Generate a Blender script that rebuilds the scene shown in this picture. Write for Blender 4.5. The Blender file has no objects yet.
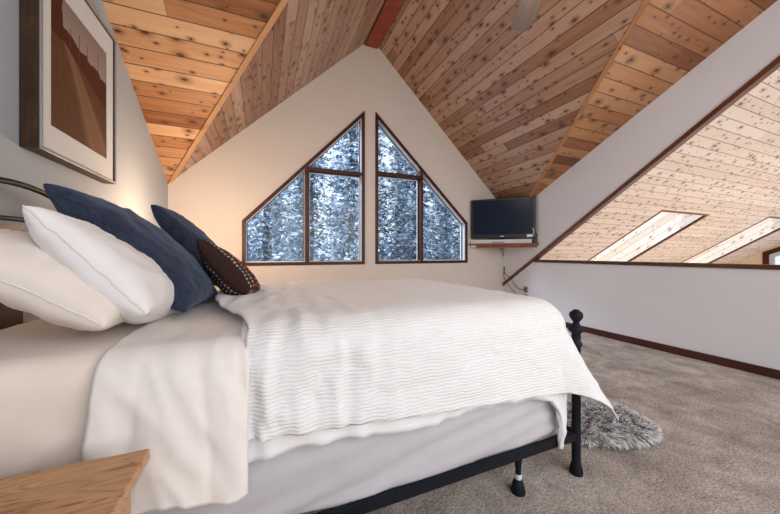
import bpy, bmesh, math, random
from mathutils import Vector, Matrix, noise
R = random.Random(7)
S = bpy.context.scene
COL = S.collection
PI = math.pi

# ------------------------------------------------------------------ camera
F, HZ, EYE = 305.0, 253.5, 1.05
PSI = math.atan(0.4197)
cd = bpy.data.cameras.new('camera'); cam = bpy.data.objects.new('camera', cd); COL.objects.link(cam)
cd.sensor_fit = 'HORIZONTAL'; cd.sensor_width = 36; cd.lens = 36 * F / 780
cd.shift_y = -(257 - HZ) / 780; cd.clip_start = .02; cd.clip_end = 200
cam.location = (0, 0, EYE); cam.rotation_euler = (PI / 2, 0, -PSI)
S.camera = cam

# ------------------------------------------------------------------ object helpers
def link(name, bm, mat=None, parent=None, smooth=False, kind=None):
    me = bpy.data.meshes.new(name); bm.normal_update(); bm.to_mesh(me); bm.free()
    o = bpy.data.objects.new(name, me); COL.objects.link(o)
    if mat:
        for m in (mat if isinstance(mat, (list, tuple)) else [mat]): me.materials.append(m)
    if smooth:
        for p in me.polygons: p.use_smooth = True
    if parent: o.parent = parent
    if kind: o['kind'] = kind
    return o
def tag(o, label, cat, group=None, kind=None):
    o['label'] = label; o['category'] = cat
    if group: o['group'] = group
    if kind: o['kind'] = kind
    return o
def thing(name, label, cat, loc=(0, 0, 0), group=None):
    o = bpy.data.objects.new(name, None); COL.objects.link(o); o.location = loc
    o.empty_display_size = .1
    return tag(o, label, cat, group)
def setting(name):
    o = bpy.data.objects.new(name, None); COL.objects.link(o); o['kind'] = 'structure'; o.empty_display_size = .1
    return o
def bevel(o, w, seg=2):
    m = o.modifiers.new('bevel', 'BEVEL'); m.width = w; m.segments = seg; m.limit_method = 'ANGLE'; m.angle_limit = .6
    for p in o.data.polygons: p.use_smooth = True
    n = o.modifiers.new('wn', 'WEIGHTED_NORMAL'); n.keep_sharp = False
    return o
def box(bm, a, b):
    vs = [bm.verts.new((x, y, z)) for x in (a[0], b[0]) for y in (a[1], b[1]) for z in (a[2], b[2])]
    for f in ((0, 1, 3, 2), (4, 6, 7, 5), (0, 4, 5, 1), (2, 3, 7, 6), (0, 2, 6, 4), (1, 5, 7, 3)):
        bm.faces.new([vs[i] for i in f])
    bmesh.ops.recalc_face_normals(bm, faces=bm.faces)
    return vs
def tube(bm, pts, r, n=10, cap=True):
    pts = [Vector(p) for p in pts]; rings = []
    rr = r if isinstance(r, (list, tuple)) else [r] * len(pts)
    up = Vector((0, 0, 1)); prev = None
    for i, p in enumerate(pts):
        t = (pts[min(i + 1, len(pts) - 1)] - pts[max(i - 1, 0)]).normalized()
        if prev is None:
            a = t.cross(up if abs(t.z) < .9 else Vector((1, 0, 0))).normalized()
        else:
            a = (prev - t * prev.dot(t)).normalized()
        prev = a; b = t.cross(a)
        rings.append([bm.verts.new(p + (a * math.cos(2 * PI * k / n) + b * math.sin(2 * PI * k / n)) * rr[i]) for k in range(n)])
    for i in range(len(rings) - 1):
        for k in range(n):
            bm.faces.new((rings[i][k], rings[i][(k + 1) % n], rings[i + 1][(k + 1) % n], rings[i + 1][k]))
    if cap:
        bm.faces.new(rings[0][::-1]); bm.faces.new(rings[-1])
    bmesh.ops.recalc_face_normals(bm, faces=bm.faces)
def lathe(bm, prof, c=(0, 0), n=24):
    rings = []
    for (r, z) in prof:
        rings.append([bm.verts.new((c[0] + r * math.cos(2 * PI * k / n), c[1] + r * math.sin(2 * PI * k / n), z)) for k in range(n)])
    for i in range(len(rings) - 1):
        for k in range(n):
            bm.faces.new((rings[i][k], rings[i][(k + 1) % n], rings[i + 1][(k + 1) % n], rings[i + 1][k]))
    bm.faces.new(rings[0][::-1]); bm.faces.new(rings[-1])
    bmesh.ops.recalc_face_normals(bm, faces=bm.faces)
def plate(bm, outer, holes, pos, n, th):
    """polygon with holes in a plane: pos(a,b)->Vector, offset th along n"""
    n = Vector(n)
    for side in (0, 1):
        edges = []
        for loop in [outer] + holes:
            vs = [bm.verts.new(pos(*q) + n * th * side) for q in loop]
            edges += [bm.edges.new((vs[i], vs[(i + 1) % len(vs)])) for i in range(len(vs))]
        bmesh.ops.triangle_fill(bm, edges=edges, use_beauty=True)
    for loop in [outer] + holes:
        for i in range(len(loop)):
            p, q = pos(*loop[i]), pos(*loop[(i + 1) % len(loop)])
            bm.faces.new([bm.verts.new(v) for v in (p, q, q + n * th, p + n * th)])
    bmesh.ops.remove_doubles(bm, verts=bm.verts, dist=1e-5)
    bmesh.ops.recalc_face_normals(bm, faces=bm.faces)
def uvset(bm, fn):
    uv = bm.loops.layers.uv.verify()
    for f in bm.faces:
        for l in f.loops: l[uv].uv = fn(l.vert.co)

# ------------------------------------------------------------------ material helpers
class NT:
    def __init__(s, name):
        s.m = bpy.data.materials.new(name); s.m.use_nodes = True; s.t = s.m.node_tree
        s.t.nodes.clear(); s.out = s.n('ShaderNodeOutputMaterial'); s.b = s.n('ShaderNodeBsdfPrincipled')
        s.l(s.b.outputs[0], s.out.inputs[0])
    def n(s, t, **k):
        x = s.t.nodes.new(t)
        for a, v in k.items(): setattr(x, a, v)
        return x
    def l(s, a, b): s.t.links.new(a, b)
    def inp(s, node, sock, v):
        if hasattr(v, 'is_linked') or isinstance(v, bpy.types.NodeSocket): s.l(v, node.inputs[sock])
        else: node.inputs[sock].default_value = v
    def math(s, op, a, b=0.0, c=0.0, clamp=False):
        x = s.n('ShaderNodeMath', operation=op, use_clamp=clamp)
        s.inp(x, 0, a); s.inp(x, 1, b); s.inp(x, 2, c); return x.outputs[0]
    def ramp(s, fac, stops, interp='LINEAR'):
        x = s.n('ShaderNodeValToRGB'); x.color_ramp.interpolation = interp
        e = x.color_ramp.elements
        while len(e) < len(stops): e.new(.5)
        for q, (p, c) in zip(e, stops):
            q.position = p; q.color = c if len(c) == 4 else (*c, 1)
        s.l(fac, x.inputs[0]); return x.outputs[0]
    def mix(s, f, a, b, mode='MIX'):
        x = s.n('ShaderNodeMix', data_type='RGBA', blend_type=mode)
        s.inp(x, 0, f)
        for i, v in ((6, a), (7, b)):
            if isinstance(v, tuple): x.inputs[i].default_value = v if len(v) == 4 else (*v, 1)
            else: s.l(v, x.inputs[i])
        return x.outputs[2]
    def vec(s, x, y, z=0.0):
        c = s.n('ShaderNodeCombineXYZ'); s.inp(c, 0, x); s.inp(c, 1, y); s.inp(c, 2, z); return c.outputs[0]
    def noise(s, v, scale, detail=3, rough=.5, dist=0, out=0):
        x = s.n('ShaderNodeTexNoise'); s.l(v, x.inputs['Vector'])
        x.inputs['Scale'].default_value = scale; x.inputs['Detail'].default_value = detail
        x.inputs['Roughness'].default_value = rough; x.inputs['Distortion'].default_value = dist
        return x.outputs[out]
    def coord(s, w='Object'): return s.n('ShaderNodeTexCoord').outputs[w]
    def bump(s, h, strength=.3, dist=.01):
        x = s.n('ShaderNodeBump'); x.inputs['Strength'].default_value = strength; x.inputs['Distance'].default_value = dist
        s.l(h, x.inputs['Height']); s.l(x.outputs[0], s.b.inputs['Normal'])
    def base(s, c, rough=.6, spec=.3):
        if isinstance(c, tuple): s.b.inputs['Base Color'].default_value = (*c, 1)
        else: s.l(c, s.b.inputs['Base Color'])
        s.b.inputs['Roughness'].default_value = rough; s.b.inputs['Specular IOR Level'].default_value = spec
        return s.m
def plain(name, c, rough=.5, spec=.3, metal=0, var=.06, scale=8):
    t = NT(name); v = t.coord(); n = t.noise(v, scale, 3)
    d = tuple(x * (1 - var) for x in c); e = tuple(min(1, x * (1 + var)) for x in c)
    t.base(t.ramp(n, [(.3, d), (.7, e)]), rough, spec); t.b.inputs['Metallic'].default_value = metal
    return t.m

def planks(name, width, tones, knot=(.09, .035, .015), seed=0., knots=1.0, groove=(.06, .025, .012), rough=.45, length=7.0, bs=1.0, vary=.55):
    """knotty tongue-and-groove boards; UV in metres, u along the board"""
    t = NT(name)
    sep = t.n('ShaderNodeSeparateXYZ'); t.l(t.coord('UV'), sep.inputs[0]); u, v = sep.outputs[0], sep.outputs[1]
    q = t.math('DIVIDE', v, width); row = t.math('FLOOR', q); fr = t.math('FRACT', q)
    wn = t.n('ShaderNodeTexWhiteNoise', noise_dimensions='2D'); t.l(t.vec(row, seed), wn.inputs['Vector'])
    uo = t.math('MULTIPLY_ADD', wn.outputs[0], length * 3, u)
    ul = t.math('DIVIDE', uo, length); seg = t.math('FLOOR', ul); ufr = t.math('FRACT', ul)
    wn2 = t.n('ShaderNodeTexWhiteNoise', noise_dimensions='2D'); t.l(t.vec(t.math('ADD', row, seed), seg), wn2.inputs['Vector'])
    # grain
    shift = t.math('MULTIPLY', wn2.outputs[0], 37.0)
    gv = t.vec(t.math('MULTIPLY_ADD', u, .55, shift), t.math('MULTIPLY', v, 9.0), shift)
    g = t.noise(gv, 3.0, 5, .6, .6)
    fine = t.noise(t.vec(t.math('MULTIPLY', u, 3.0), t.math('MULTIPLY', v, 70.0), shift), 2.0, 3, .6)
    val = t.math('ADD', t.math('MULTIPLY_ADD', wn2.outputs[0], vary, (.55 - vary) / 2), t.math('ADD', t.math('MULTIPLY', g, .42), t.math('MULTIPLY', fine, .14)))
    col = t.ramp(val, [(.22, tones[0]), (.42, tones[1]), (.62, tones[2]), (.85, tones[3])])
    # knots, kept within their board
    def knotlayer(sc, sy, lo, hi, prob):
        kv = t.n('ShaderNodeTexVoronoi', feature='F1', voronoi_dimensions='2D')
        t.l(t.vec(t.math('MULTIPLY_ADD', u, sc, shift), t.math('ADD', t.math('MULTIPLY', row, 5.3), t.math('MULTIPLY_ADD', fr, sy, .4))), kv.inputs['Vector'])
        kv.inputs['Scale'].default_value = 1; kv.inputs['Randomness'].default_value = .85
        sp = t.n('ShaderNodeSeparateColor'); t.l(kv.outputs['Color'], sp.inputs[0])
        on = t.math('LESS_THAN', sp.outputs[0], prob)
        sz = t.math('MULTIPLY_ADD', sp.outputs[1], .7, .5)
        warp = t.math('MULTIPLY_ADD', t.noise(gv, 8, 2), .12, -.06)
        d = t.math('DIVIDE', t.math('ADD', kv.outputs['Distance'], warp), sz)
        core = t.math('MULTIPLY', t.math('SUBTRACT', 1.0, t.math('SMOOTH_MIN', t.math('DIVIDE', d, lo), 1.0, .25), clamp=True), on)
        halo = t.math('MULTIPLY', t.math('SUBTRACT', 1.0, t.math('DIVIDE', d, hi), clamp=True), on)
        return core, halo
    c1, h1 = knotlayer(4.6, 1.0, .13 * bs, .36, .5 * knots)
    c2, h2 = knotlayer(9.0, 2.0, .13 * bs, .30, .26 * knots)
    dark = tuple(x * .55 for x in tones[0])
    col = t.mix(t.math('MULTIPLY', t.math('MAXIMUM', h1, h2), .8), col, dark)
    col = t.mix(t.math('MULTIPLY', t.math('MAXIMUM', c1, c2), 1.9, clamp=True), col, knot)
    # grooves + butt joints
    e = t.math('MINIMUM', fr, t.math('SUBTRACT', 1.0, fr))
    gl = t.math('LESS_THAN', e, .0042 / width)
    ue = t.math('LESS_THAN', t.math('MINIMUM', ufr, t.math('SUBTRACT', 1.0, ufr)), .0016 / length)
    gm = t.math('MAXIMUM', gl, ue)
    col = t.mix(t.math('MULTIPLY', gm, .85), col, groove)
    h = t.math('SUBTRACT', t.math('MULTIPLY', fine, .15), gm)
    t.bump(h, .5, .004)
    return t.base(col, rough, .35)

def fabric(name, c, weave=500, var=.08, bump=.15, wr=.0, sheen=.3, wscale=6, rough=.9):
    t = NT(name); v = t.coord()
    n = t.noise(v, weave, 2); n2 = t.noise(v, 5, 3)
    d = tuple(x * (1 - var) for x in c); e = tuple(min(1, x * (1 + var)) for x in c)
    t.base(t.ramp(t.math('ADD', t.math('MULTIPLY', n, .7), t.math('MULTIPLY', n2, .3)), [(.35, d), (.65, e)]), rough, .15)
    w = t.noise(v, wscale, 4, .55, 1.2)
    t.bump(t.math('ADD', t.math('MULTIPLY', n, bump * .02), t.math('MULTIPLY', w, wr)), .8, .05)
    t.b.inputs['Sheen Weight'].default_value = sheen; t.b.inputs['Sheen Roughness'].default_value = .5
    return t.m

def wallpaint(name, c, bump=.25, scale=90):
    t = NT(name); v = t.coord(); n = t.noise(v, scale, 3, .6); n2 = t.noise(v, 1.3, 2)
    d = tuple(x * .97 for x in c)
    t.base(t.ramp(n2, [(.3, d), (.7, c)]), .85, .2); t.bump(n, bump, .004); return t.m

M = {}
M['wall'] = wallpaint('wall_paint', (.66, .585, .52))
M['wall_r'] = wallpaint('wall_paint_daylit', (.70, .695, .72))  # cool daylight on the right wall is painted into this lighter colour
M['wall_l'] = wallpaint('wall_paint_textured_bluelit', (.40, .425, .455), .6, 60)  # blue daylight tint on the rough left wall is put into its colour
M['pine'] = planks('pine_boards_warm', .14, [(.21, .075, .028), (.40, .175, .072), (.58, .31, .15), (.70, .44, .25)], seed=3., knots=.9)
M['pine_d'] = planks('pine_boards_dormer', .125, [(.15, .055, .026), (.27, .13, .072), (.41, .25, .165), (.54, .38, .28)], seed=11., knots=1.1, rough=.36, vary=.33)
M['pine_b'] = planks('pine_boards_pale', .13, [(.64, .46, .35), (.74, .57, .45), (.80, .64, .53), (.84, .70, .60)], seed=23., vary=.3, knots=1.4, groove=(.25, .14, .09), knot=(.14, .07, .04), length=3)
M['pine_s'] = planks('pine_boards_shaft', .13, [(.62, .44, .31), (.75, .57, .43), (.80, .65, .52), (.84, .70, .58)], seed=5., knots=.8, groove=(.4, .26, .18), knot=(.25, .14, .09))
M['valley'] = planks('pine_trim', .6, [(.26, .10, .032), (.47, .21, .08), (.60, .30, .13), (.66, .38, .18)], seed=9., knots=.25)
M['redbeam'] = plain('red_stained_timber', (.23, .045, .018), .45, .4, var=.2)
M['dtrim'] = plain('dark_red_stained_wood', (.060, .014, .008), .35, .45, var=.25, scale=12)
M['trim2'] = plain('brown_stained_wood', (.12, .035, .018), .35, .45, var=.25, scale=12)
M['casing'] = plain('window_stained_wood', (.060, .014, .008), .4, .25, var=.2, scale=12)
M['liner'] = plain('window_liner_white', (.55, .56, .56), .5, .3, var=.03)
M['gasket'] = plain('dark_gasket', (.03, .028, .03), .5)
M['iron'] = plain('black_iron', (.009, .011, .016), .55, .15, metal=0, var=.2)
M['blackplastic'] = plain('black_plastic', (.012, .012, .014), .35, .5)
M['silver'] = plain('silver_plastic', (.62, .62, .62), .35, .5)
M['white'] = plain('white_plastic', (.78, .77, .74), .5)
M['shelf'] = plain('shelf_wood', (.22, .075, .032), .4, .4, var=.25, scale=14)
M['snow'] = plain('snow', (.72, .80, .92), .9, .2, var=.12, scale=.6)
M['bark'] = plain('bark', (.10, .09, .10), .9, .2, var=.3, scale=5)

# ------------------------------------------------------------------ room dimensions
XL, XR, YW = -1.005, 3.98, 4.25
XC = (XL + XR) / 2
ZE, ZP = 1.858, 4.2175
MD = (ZP - ZE) / (XR - XC)
PLT, PRT, ZR, YR = .585, .496, 3.1675, 1.1016
YB = -1.6
def zleft(y): return ZE + PLT * (YW - y)
def zright(y): return ZR + PRT * (YR - y)
def zopen(y): return .468 + .685 * (YW - y)
def zbeyond(y): return .968 + .685 * (YW - y)
yvl = YW - (ZP - ZE) / PLT          # where left valley reaches the ridge
yvr0 = YR + (ZR - ZE) / PRT         # right valley at the right wall
yvr1 = YR + (ZR - ZP) / PRT         # right valley at the ridge

# floor
bm = bmesh.new(); box(bm, (XL - .15, YB - 1.5, -.12), (XR + .12, YW + .15, 0)); 
t = NT('beige_carpet'); v = t.coord()
n1 = t.noise(v, 85, 4, .8); n2 = t.noise(v, 5, 5, .7, .8); n3 = t.noise(v, 1.7, 3, .6, .5); n4 = t.noise(v, 200, 2)
val = t.math('ADD', t.math('ADD', t.math('MULTIPLY', n1, .40), t.math('MULTIPLY', n4, .25)), t.math('ADD', t.math('MULTIPLY', n2, .22), t.math('MULTIPLY', n3, .13)))
t.base(t.ramp(val, [(.40, (.11, .085, .065)), (.47, (.38, .305, .245)), (.52, (.64, .535, .45)), (.59, (.96, .86, .77))]), .97, .05)
t.bump(t.math('ADD', t.math('MULTIPLY', n1, 1.0), t.math('MULTIPLY', n2, .6)), 1.0, .018)
t.b.inputs['Sheen Weight'].default_value = .3
floor = link('floor', bm, t.m, kind='structure')

# left wall
bm = bmesh.new()
plate(bm, [(YB, 0), (YW, 0), (YW, ZE), (YB, zleft(YB))], [], lambda a, b: Vector((XL, a, b)), (-1, 0, 0), .12)
link('wall_left', bm, M['wall_l'], kind='structure')

# far wall with the two pointed windows
def P(px, py):   # point of the far wall seen at a picture position
    r = (px - 390) / F; c, s = math.cos(PSI), math.sin(PSI)
    d = YW / (c - r * s); return (d * (r * c + s), EYE + (HZ - py) / F * d)
zsill = (P(242, 265.5)[1] + P(364, 264.5)[1]) / 2
def poly(pts): return [P(*p) for p in pts]
xl0, xl1 = P(242, 0)[0], P(364.5, 0)[0]
xr0, xr1 = P(375.3, 0)[0], P(467, 0)[0]
zl0, zl1 = P(242, 220.5)[1], P(364.5, 111)[1]
zr0, zr1 = P(375.3, 112)[1], P(467, 223)[1]
WL = [(xl0, zsill), (xl1, zsill), (xl1, zl1), (xl0, zl0)]
WR = [(xr0, zsill), (xr1, zsill), (xr1, zr1), (xr0, zr0)]
def inset(poly_, d):
    n = len(poly_); out = []
    ds = d if isinstance(d, (list, tuple)) else [d] * n
    for i in range(n):
        p0, p1, p2 = Vector(poly_[i - 1]), Vector(poly_[i]), Vector(poly_[(i + 1) % n])
        e0, e1 = (p1 - p0).normalized(), (p2 - p1).normalized()
        n0, n1 = Vector((-e0.y, e0.x)), Vector((-e1.y, e1.x))
        a, b = p1 + n0 * ds[i - 1], p1 + n1 * ds[i]
        den = e0.x * e1.y - e0.y * e1.x
        k = ((b.x - a.x) * e1.y - (b.y - a.y) * e1.x) / den
        q = a + e0 * k; out.append((q.x, q.y))
    return out
CW = .042
bm = bmesh.new()
plate(bm, [(XL, 0), (XR, 0), (XR, ZE), (XC, ZP), (XL, ZE)], [inset(WL, CW * .6), inset(WR, CW * .6)], lambda a, b: Vector((a, YW, b)), (0, 1, 0), .14)
link('wall_far', bm, M['wall'], kind='structure')

tg = NT('window_glass'); t = tg
t.t.nodes.remove(t.b); tr = t.n('ShaderNodeBsdfTransparent'); tr.inputs[0].default_value = (.90, .95, 1, 1)
gl = t.n('ShaderNodeBsdfGlossy'); gl.inputs['Roughness'].default_value = .02
fz0 = t.n('ShaderNodeLayerWeight'); fz = t.n('ShaderNodeMath', operation='MULTIPLY_ADD'); t.l(t.math('POWER', fz0.outputs['Facing'], 4.0), fz.inputs[0]); fz.inputs[1].default_value = .3; fz.inputs[2].default_value = .015
mx = t.n('ShaderNodeMixShader'); t.l(fz.outputs[0], mx.inputs[0]); t.l(tr.outputs[0], mx.inputs[1]); t.l(gl.outputs[0], mx.inputs[2]); t.l(mx.outputs[0], t.out.inputs[0])
M['glass'] = t.m

def clip(poly_, axis, val, keep_less):
    out = []; n = len(poly_)
    for i in range(n):
        p, q = poly_[i], poly_[(i + 1) % n]
        ip = (p[axis] <= val) == keep_less; iq = (q[axis] <= val) == keep_less
        if ip: out.append(p)
        if ip != iq:
            k = (val - p[axis]) / (q[axis] - p[axis]); out.append((p[0] + (q[0] - p[0]) * k, p[1] + (q[1] - p[1]) * k))
    return out
def window(name, W, xm, zrail, casement, left):
    root = setting(name)
    pos = lambda y0: (lambda a, b: Vector((a, y0, b)))
    bm = bmesh.new(); plate(bm, W, [inset(W, CW)], pos(YW - .022), (0, 1, 0), .026)
    bevel(link('casing', bm, M['casing'], root), .004)
    bm = bmesh.new(); W1 = inset(W, CW * .75); plate(bm, W1, [inset(W, CW + .006)], pos(YW + .002), (0, 1, 0), .13)
    link('jamb', bm, M['liner'] if True else M['casing'], root)
    mw = .022
    bm = bmesh.new(); Wi = inset(W, CW - .004)
    ztop = max(z for x, z in clip(clip(Wi, 0, xm + mw, True), 0, xm - mw, False))
    m = clip(clip(Wi, 0, xm + mw, True), 0, xm - mw, False)
    plate(bm, m, [], pos(YW - .018), (0, 1, 0), .10); bevel(link('mullion', bm, M['casing'], root), .003)
    side = (lambda p: clip(p, 0, xm + mw, False)) if left else (lambda p: clip(p, 0, xm - mw, True))
    other = (lambda p: clip(p, 0, xm - mw, True)) if left else (lambda p: clip(p, 0, xm + mw, False))
    rail = clip(clip(side(Wi), 1, zrail + .02, True), 1, zrail - .02, False)
    bm = bmesh.new(); plate(bm, rail, [], pos(YW - .016), (0, 1, 0), .10); bevel(link('rail', bm, M['casing'], root), .003)
    zones = [('upper', clip(side(Wi), 1, zrail + .02, False)), ('casement', clip(side(Wi), 1, zrail - .02, True)), ('side', other(Wi))]
    def tidy(z):
        n = len(z); ln = [(Vector(z[(i + 1) % n]) - Vector(z[i])).length for i in range(n)]
        i = min(range(n), key=lambda k: ln[k])
        if ln[i] > .06 or n < 4: return z
        a, b, c, d = (Vector(z[(i + k) % n]) for k in (-1, 0, 1, 2))
        e0, e1 = (b - a), (d - c); den = e0.x * e1.y - e0.y * e1.x
        if abs(den) < 1e-6: return z
        k = ((c.x - a.x) * e1.y - (c.y - a.y) * e1.x) / den; q = a + e0 * k
        return [z[j] if j != i else (q.x, q.y) for j in range(n) if j != (i + 1) % n]
    for nm, z in zones:
        z = tidy(z)
        y0 = YW + .055
        w = .016
        bm = bmesh.new(); plate(bm, z, [inset(z, w)], pos(y0), (0, 1, 0), .03)
        link('sash', bm, M['gasket'] if nm == 'casement' else M['liner'], root)
        g = inset(z, w); 
        bm = bmesh.new(); plate(bm, g, [inset(g, .007)], pos(y0 + .006), (0, 1, 0), .02)
        link('gasket', bm, M['liner'] if nm == 'casement' else M['gasket'], root)
        bm = bmesh.new(); plate(bm, inset(g, .004), [], pos(y0 + .016), (0, 1, 0), .004)
        link('pane', bm, M['glass'], root)
        if nm == 'casement':
            xs = [p[0] for p in z]; xc = min(xs) + (max(xs) - min(xs)) * (.24 if left else .76); zb = min(p[1] for p in z)
            bm = bmesh.new(); box(bm, (xc - .03, YW + .01, zb), (xc + .03, YW + .055, zb + .022))
            hb = bevel(link('crank', bm, M['gasket'], root), .004)
            bm = bmesh.new(); tube(bm, [(xc, YW + .02, zb + .02), (xc + .02, YW + .0, zb + .035), (xc + .075, YW - .0, zb + .062)], .006, 8)
            link('crank_handle', bm, M['gasket'], hb, True)
    return root
window('window_1', WL, P(307, 0)[0], P(336, 171.5)[1], True, True)
window('window_2', WR, P(421.5, 0)[0], P(398, 175)[1], True, False)

# right wall with the open triangle above the knee wall
ZL = .952
yop = YW - (ZL - .468) / .685; YO = .25
bm = bmesh.new()
plate(bm, [(YB, 0), (YW, 0), (YW, ZE), (yvr0, ZE), (YB, zright(YB))], [[(YO, ZL), (yop, ZL), (YO, zopen(YO))]], lambda a, b: Vector((XR, a, b)), (1, 0, 0), .05)
link('wall_right', bm, M['wall_r'], kind='structure')
# cap on the knee wall, sloping trim, baseboard
bm = bmesh.new(); box(bm, (XR - .02, YO, ZL - .038), (XR + .07, yop + .03, ZL + .003)); bevel(link('trim_1', bm, M['dtrim'], kind='structure'), .004)
bm = bmesh.new(); w = .058
plate(bm, [(YW - .004, zopen(YW)), (YO, zopen(YO)), (YO, zopen(YO) + w), (YW - .004, zopen(YW) + w)], [], lambda a, b: Vector((XR - .02, a, b)), (1, 0, 0), .08)
bevel(link('trim_2', bm, M['trim2'], kind='structure'), .004)
bm = bmesh.new(); box(bm, (XR - .016, YB, 0), (XR, YW, .078)); bevel(link('baseboard_right', bm, M['dtrim'], kind='structure'), .004)
bm = bmesh.new(); box(bm, (XL, YW - .016, 0), (XR - .016, YW, .078)); bevel(link('baseboard_far', bm, M['dtrim'], kind='structure'), .004)
bm = bmesh.new(); box(bm, (XL, YB, 0), (XL + .016, YW - .016, .078)); bevel(link('baseboard_left', bm, M['dtrim'], kind='structure'), .004)

# ceilings
def slab(name, pts, mat, uvf, up=.06):
    bm = bmesh.new(); a = [bm.verts.new(p) for p in pts]; b = [bm.verts.new((p[0], p[1], p[2] + up)) for p in pts]
    bm.faces.new(a); bm.faces.new(b[::-1])
    for i in range(len(a)):
        j = (i + 1) % len(a); bm.faces.new((a[i], b[i], b[j], a[j]))
    bmesh.ops.recalc_face_normals(bm, faces=bm.faces)
    uvset(bm, uvf); return link(name, bm, mat, kind='structure')
cl, cr, cdm = math.sqrt(1 + PLT ** 2), math.sqrt(1 + PRT ** 2), math.sqrt(1 + MD ** 2)
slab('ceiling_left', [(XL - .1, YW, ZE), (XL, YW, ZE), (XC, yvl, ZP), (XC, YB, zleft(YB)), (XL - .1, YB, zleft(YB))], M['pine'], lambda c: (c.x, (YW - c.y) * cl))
M['pine_r'] = planks('pine_boards_shaded', .14, [(.13, .045, .016), (.27, .10, .038), (.40, .175, .07), (.50, .26, .12)], seed=7., knots=.8)  # shade on the right roof is put into these darker, redder board tones
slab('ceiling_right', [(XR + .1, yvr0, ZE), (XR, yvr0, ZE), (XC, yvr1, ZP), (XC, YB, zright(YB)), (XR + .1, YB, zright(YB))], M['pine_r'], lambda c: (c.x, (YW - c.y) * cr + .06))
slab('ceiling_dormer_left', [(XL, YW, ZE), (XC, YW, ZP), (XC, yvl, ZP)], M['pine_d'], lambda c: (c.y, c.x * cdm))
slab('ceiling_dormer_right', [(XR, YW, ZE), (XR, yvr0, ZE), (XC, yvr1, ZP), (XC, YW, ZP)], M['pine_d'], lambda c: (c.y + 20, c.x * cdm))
bm = bmesh.new(); plate(bm, [(yvl, ZP), (yvr1, ZP), (YB, zright(YB)), (YB, zleft(YB))], [], lambda a, b: Vector((XC, a, b)), (-1, 0, 0), .04)
link('wall_upper', bm, M['wall'], kind='structure')
# ridge beam
bm = bmesh.new(); box(bm, (XC - .105, YB, 4.085), (XC + .095, YW - .002, 4.20))
link('ridge_beam', bm, M['redbeam'], kind='structure'); bpy.data.objects['ridge_beam'].name = 'trim_3'
# valley boards
def valley(name, a, b, na, nb, w, th, mat):
    """flat board along a-b lying under the two planes; na, nb = unit directions away from the valley in each plane"""
    a, b, na, nb = map(Vector, (a, b, na, nb)); ax = (b - a).normalized(); bm = bmesh.new()
    ring = []
    for p in (a, b):
        ring.append([bm.verts.new(p + na * w - Vector((0, 0, .001))), bm.verts.new(p + na * w + Vector((0, 0, -th))), bm.verts.new(p + nb * .012 + Vector((0, 0, -th))), bm.verts.new(p + nb * .012 + Vector((0, 0, .0)))])
    for k in range(4): bm.faces.new((ring[0][k], ring[0][(k + 1) % 4], ring[1][(k + 1) % 4], ring[1][k]))
    bm.faces.new(ring[0][::-1]); bm.faces.new(ring[1]); bmesh.ops.recalc_face_normals(bm, faces=bm.faces)
    uvset(bm, lambda c: ((c - a).dot(ax), .3 + (c - a).dot(na) * .7)); return link(name, bm, mat, kind='structure')
A = Vector((XL, YW, ZE)); B = Vector((XC, yvl, ZP)); ax = (B - A).normalized()
ndl = Vector((1, 0, MD)).normalized(); ndl = (ndl - ax * ndl.dot(ax)).normalized()   # into dormer slope
ndl2 = Vector((0, -1, PLT)).normalized(); ndl2 = (ndl2 - ax * ndl2.dot(ax)).normalized()
valley('trim_4', A, B, (Vector((0, 1, 0)) - ax * ax.y).normalized(), -(Vector((0, 1, 0)) - ax * ax.y).normalized(), .075, .014, M['valley'])
A = Vector((XR, yvr0, ZE)); B = Vector((XC, yvr1, ZP)); ax = (B - A).normalized()
valley('trim_5', A, B, (Vector((0, 1, 0)) - ax * ax.y).normalized(), -(Vector((0, 1, 0)) - ax * ax.y).normalized(), .022, .012, M['pine_r'])

# ------------------------------------------------------------------ the space beyond the opening
XB0, XB1 = XR + .051, 13.6
cb = math.sqrt(1 + .685 ** 2)
def ub(d): return YW - d
sky = [((6.4, 3.06), (7.9, 4.95)), ((10.3, 2.97), (11.9, 4.95))]
holes = [[(a[0], a[1]), (b[0], a[1]), (b[0], b[1]), (a[0], b[1])] for a, b in sky]
nb = Vector((0, .685, 1)).normalized()
bm = bmesh.new()
plate(bm, [(XB0, YB), (XB1, YB), (XB1, 7.6), (XB0, 7.6)], holes, lambda a, b: Vector((a, b, zbeyond(b))), nb, .03)
uvset(bm, lambda c: (c.x, (YW - c.y) * cb)); link('ceiling_beyond', bm, M['pine_b'], kind='structure')
for i, (a, b) in enumerate(sky):
    root = setting('window_%d' % (3 + i))
    bm = bmesh.new(); dep = .62
    for (p, q) in (((a[0], a[1]), (b[0], a[1])), ((b[0], a[1]), (b[0], b[1])), ((b[0], b[1]), (a[0], b[1])), ((a[0], b[1]), (a[0], a[1]))):
        p3, q3 = Vector((*p, zbeyond(p[1]))), Vector((*q, zbeyond(q[1])))
        p3 += nb * .001; q3 += nb * .001
        bm.faces.new([bm.verts.new(v) for v in (p3, q3, q3 + nb * dep, p3 + nb * dep)])
    uvset(bm, lambda c: (c.x + (YW - c.y) * cb, c.dot(nb) + .02)); link('shaft_lining', bm, M['pine_s'], root)
    bm = bmesh.new(); w = .03; out = holes[i]; inn = inset(out, 0.0)
    plate(bm, [(a[0] - w, a[1] - w), (b[0] + w, a[1] - w), (b[0] + w, b[1] + w), (a[0] - w, b[1] + w)], [out], lambda x, y: Vector((x, y, zbeyond(y))) - nb * .012, nb, .011)
    link('shaft_trim', bm, M['shelf'], root)
    bm = bmesh.new(); plate(bm, out, [], lambda x, y: Vector((x, y, zbeyond(y))) + nb * (dep - .02), nb, .01); link('pane', bm, M['glass'], root)
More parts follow.
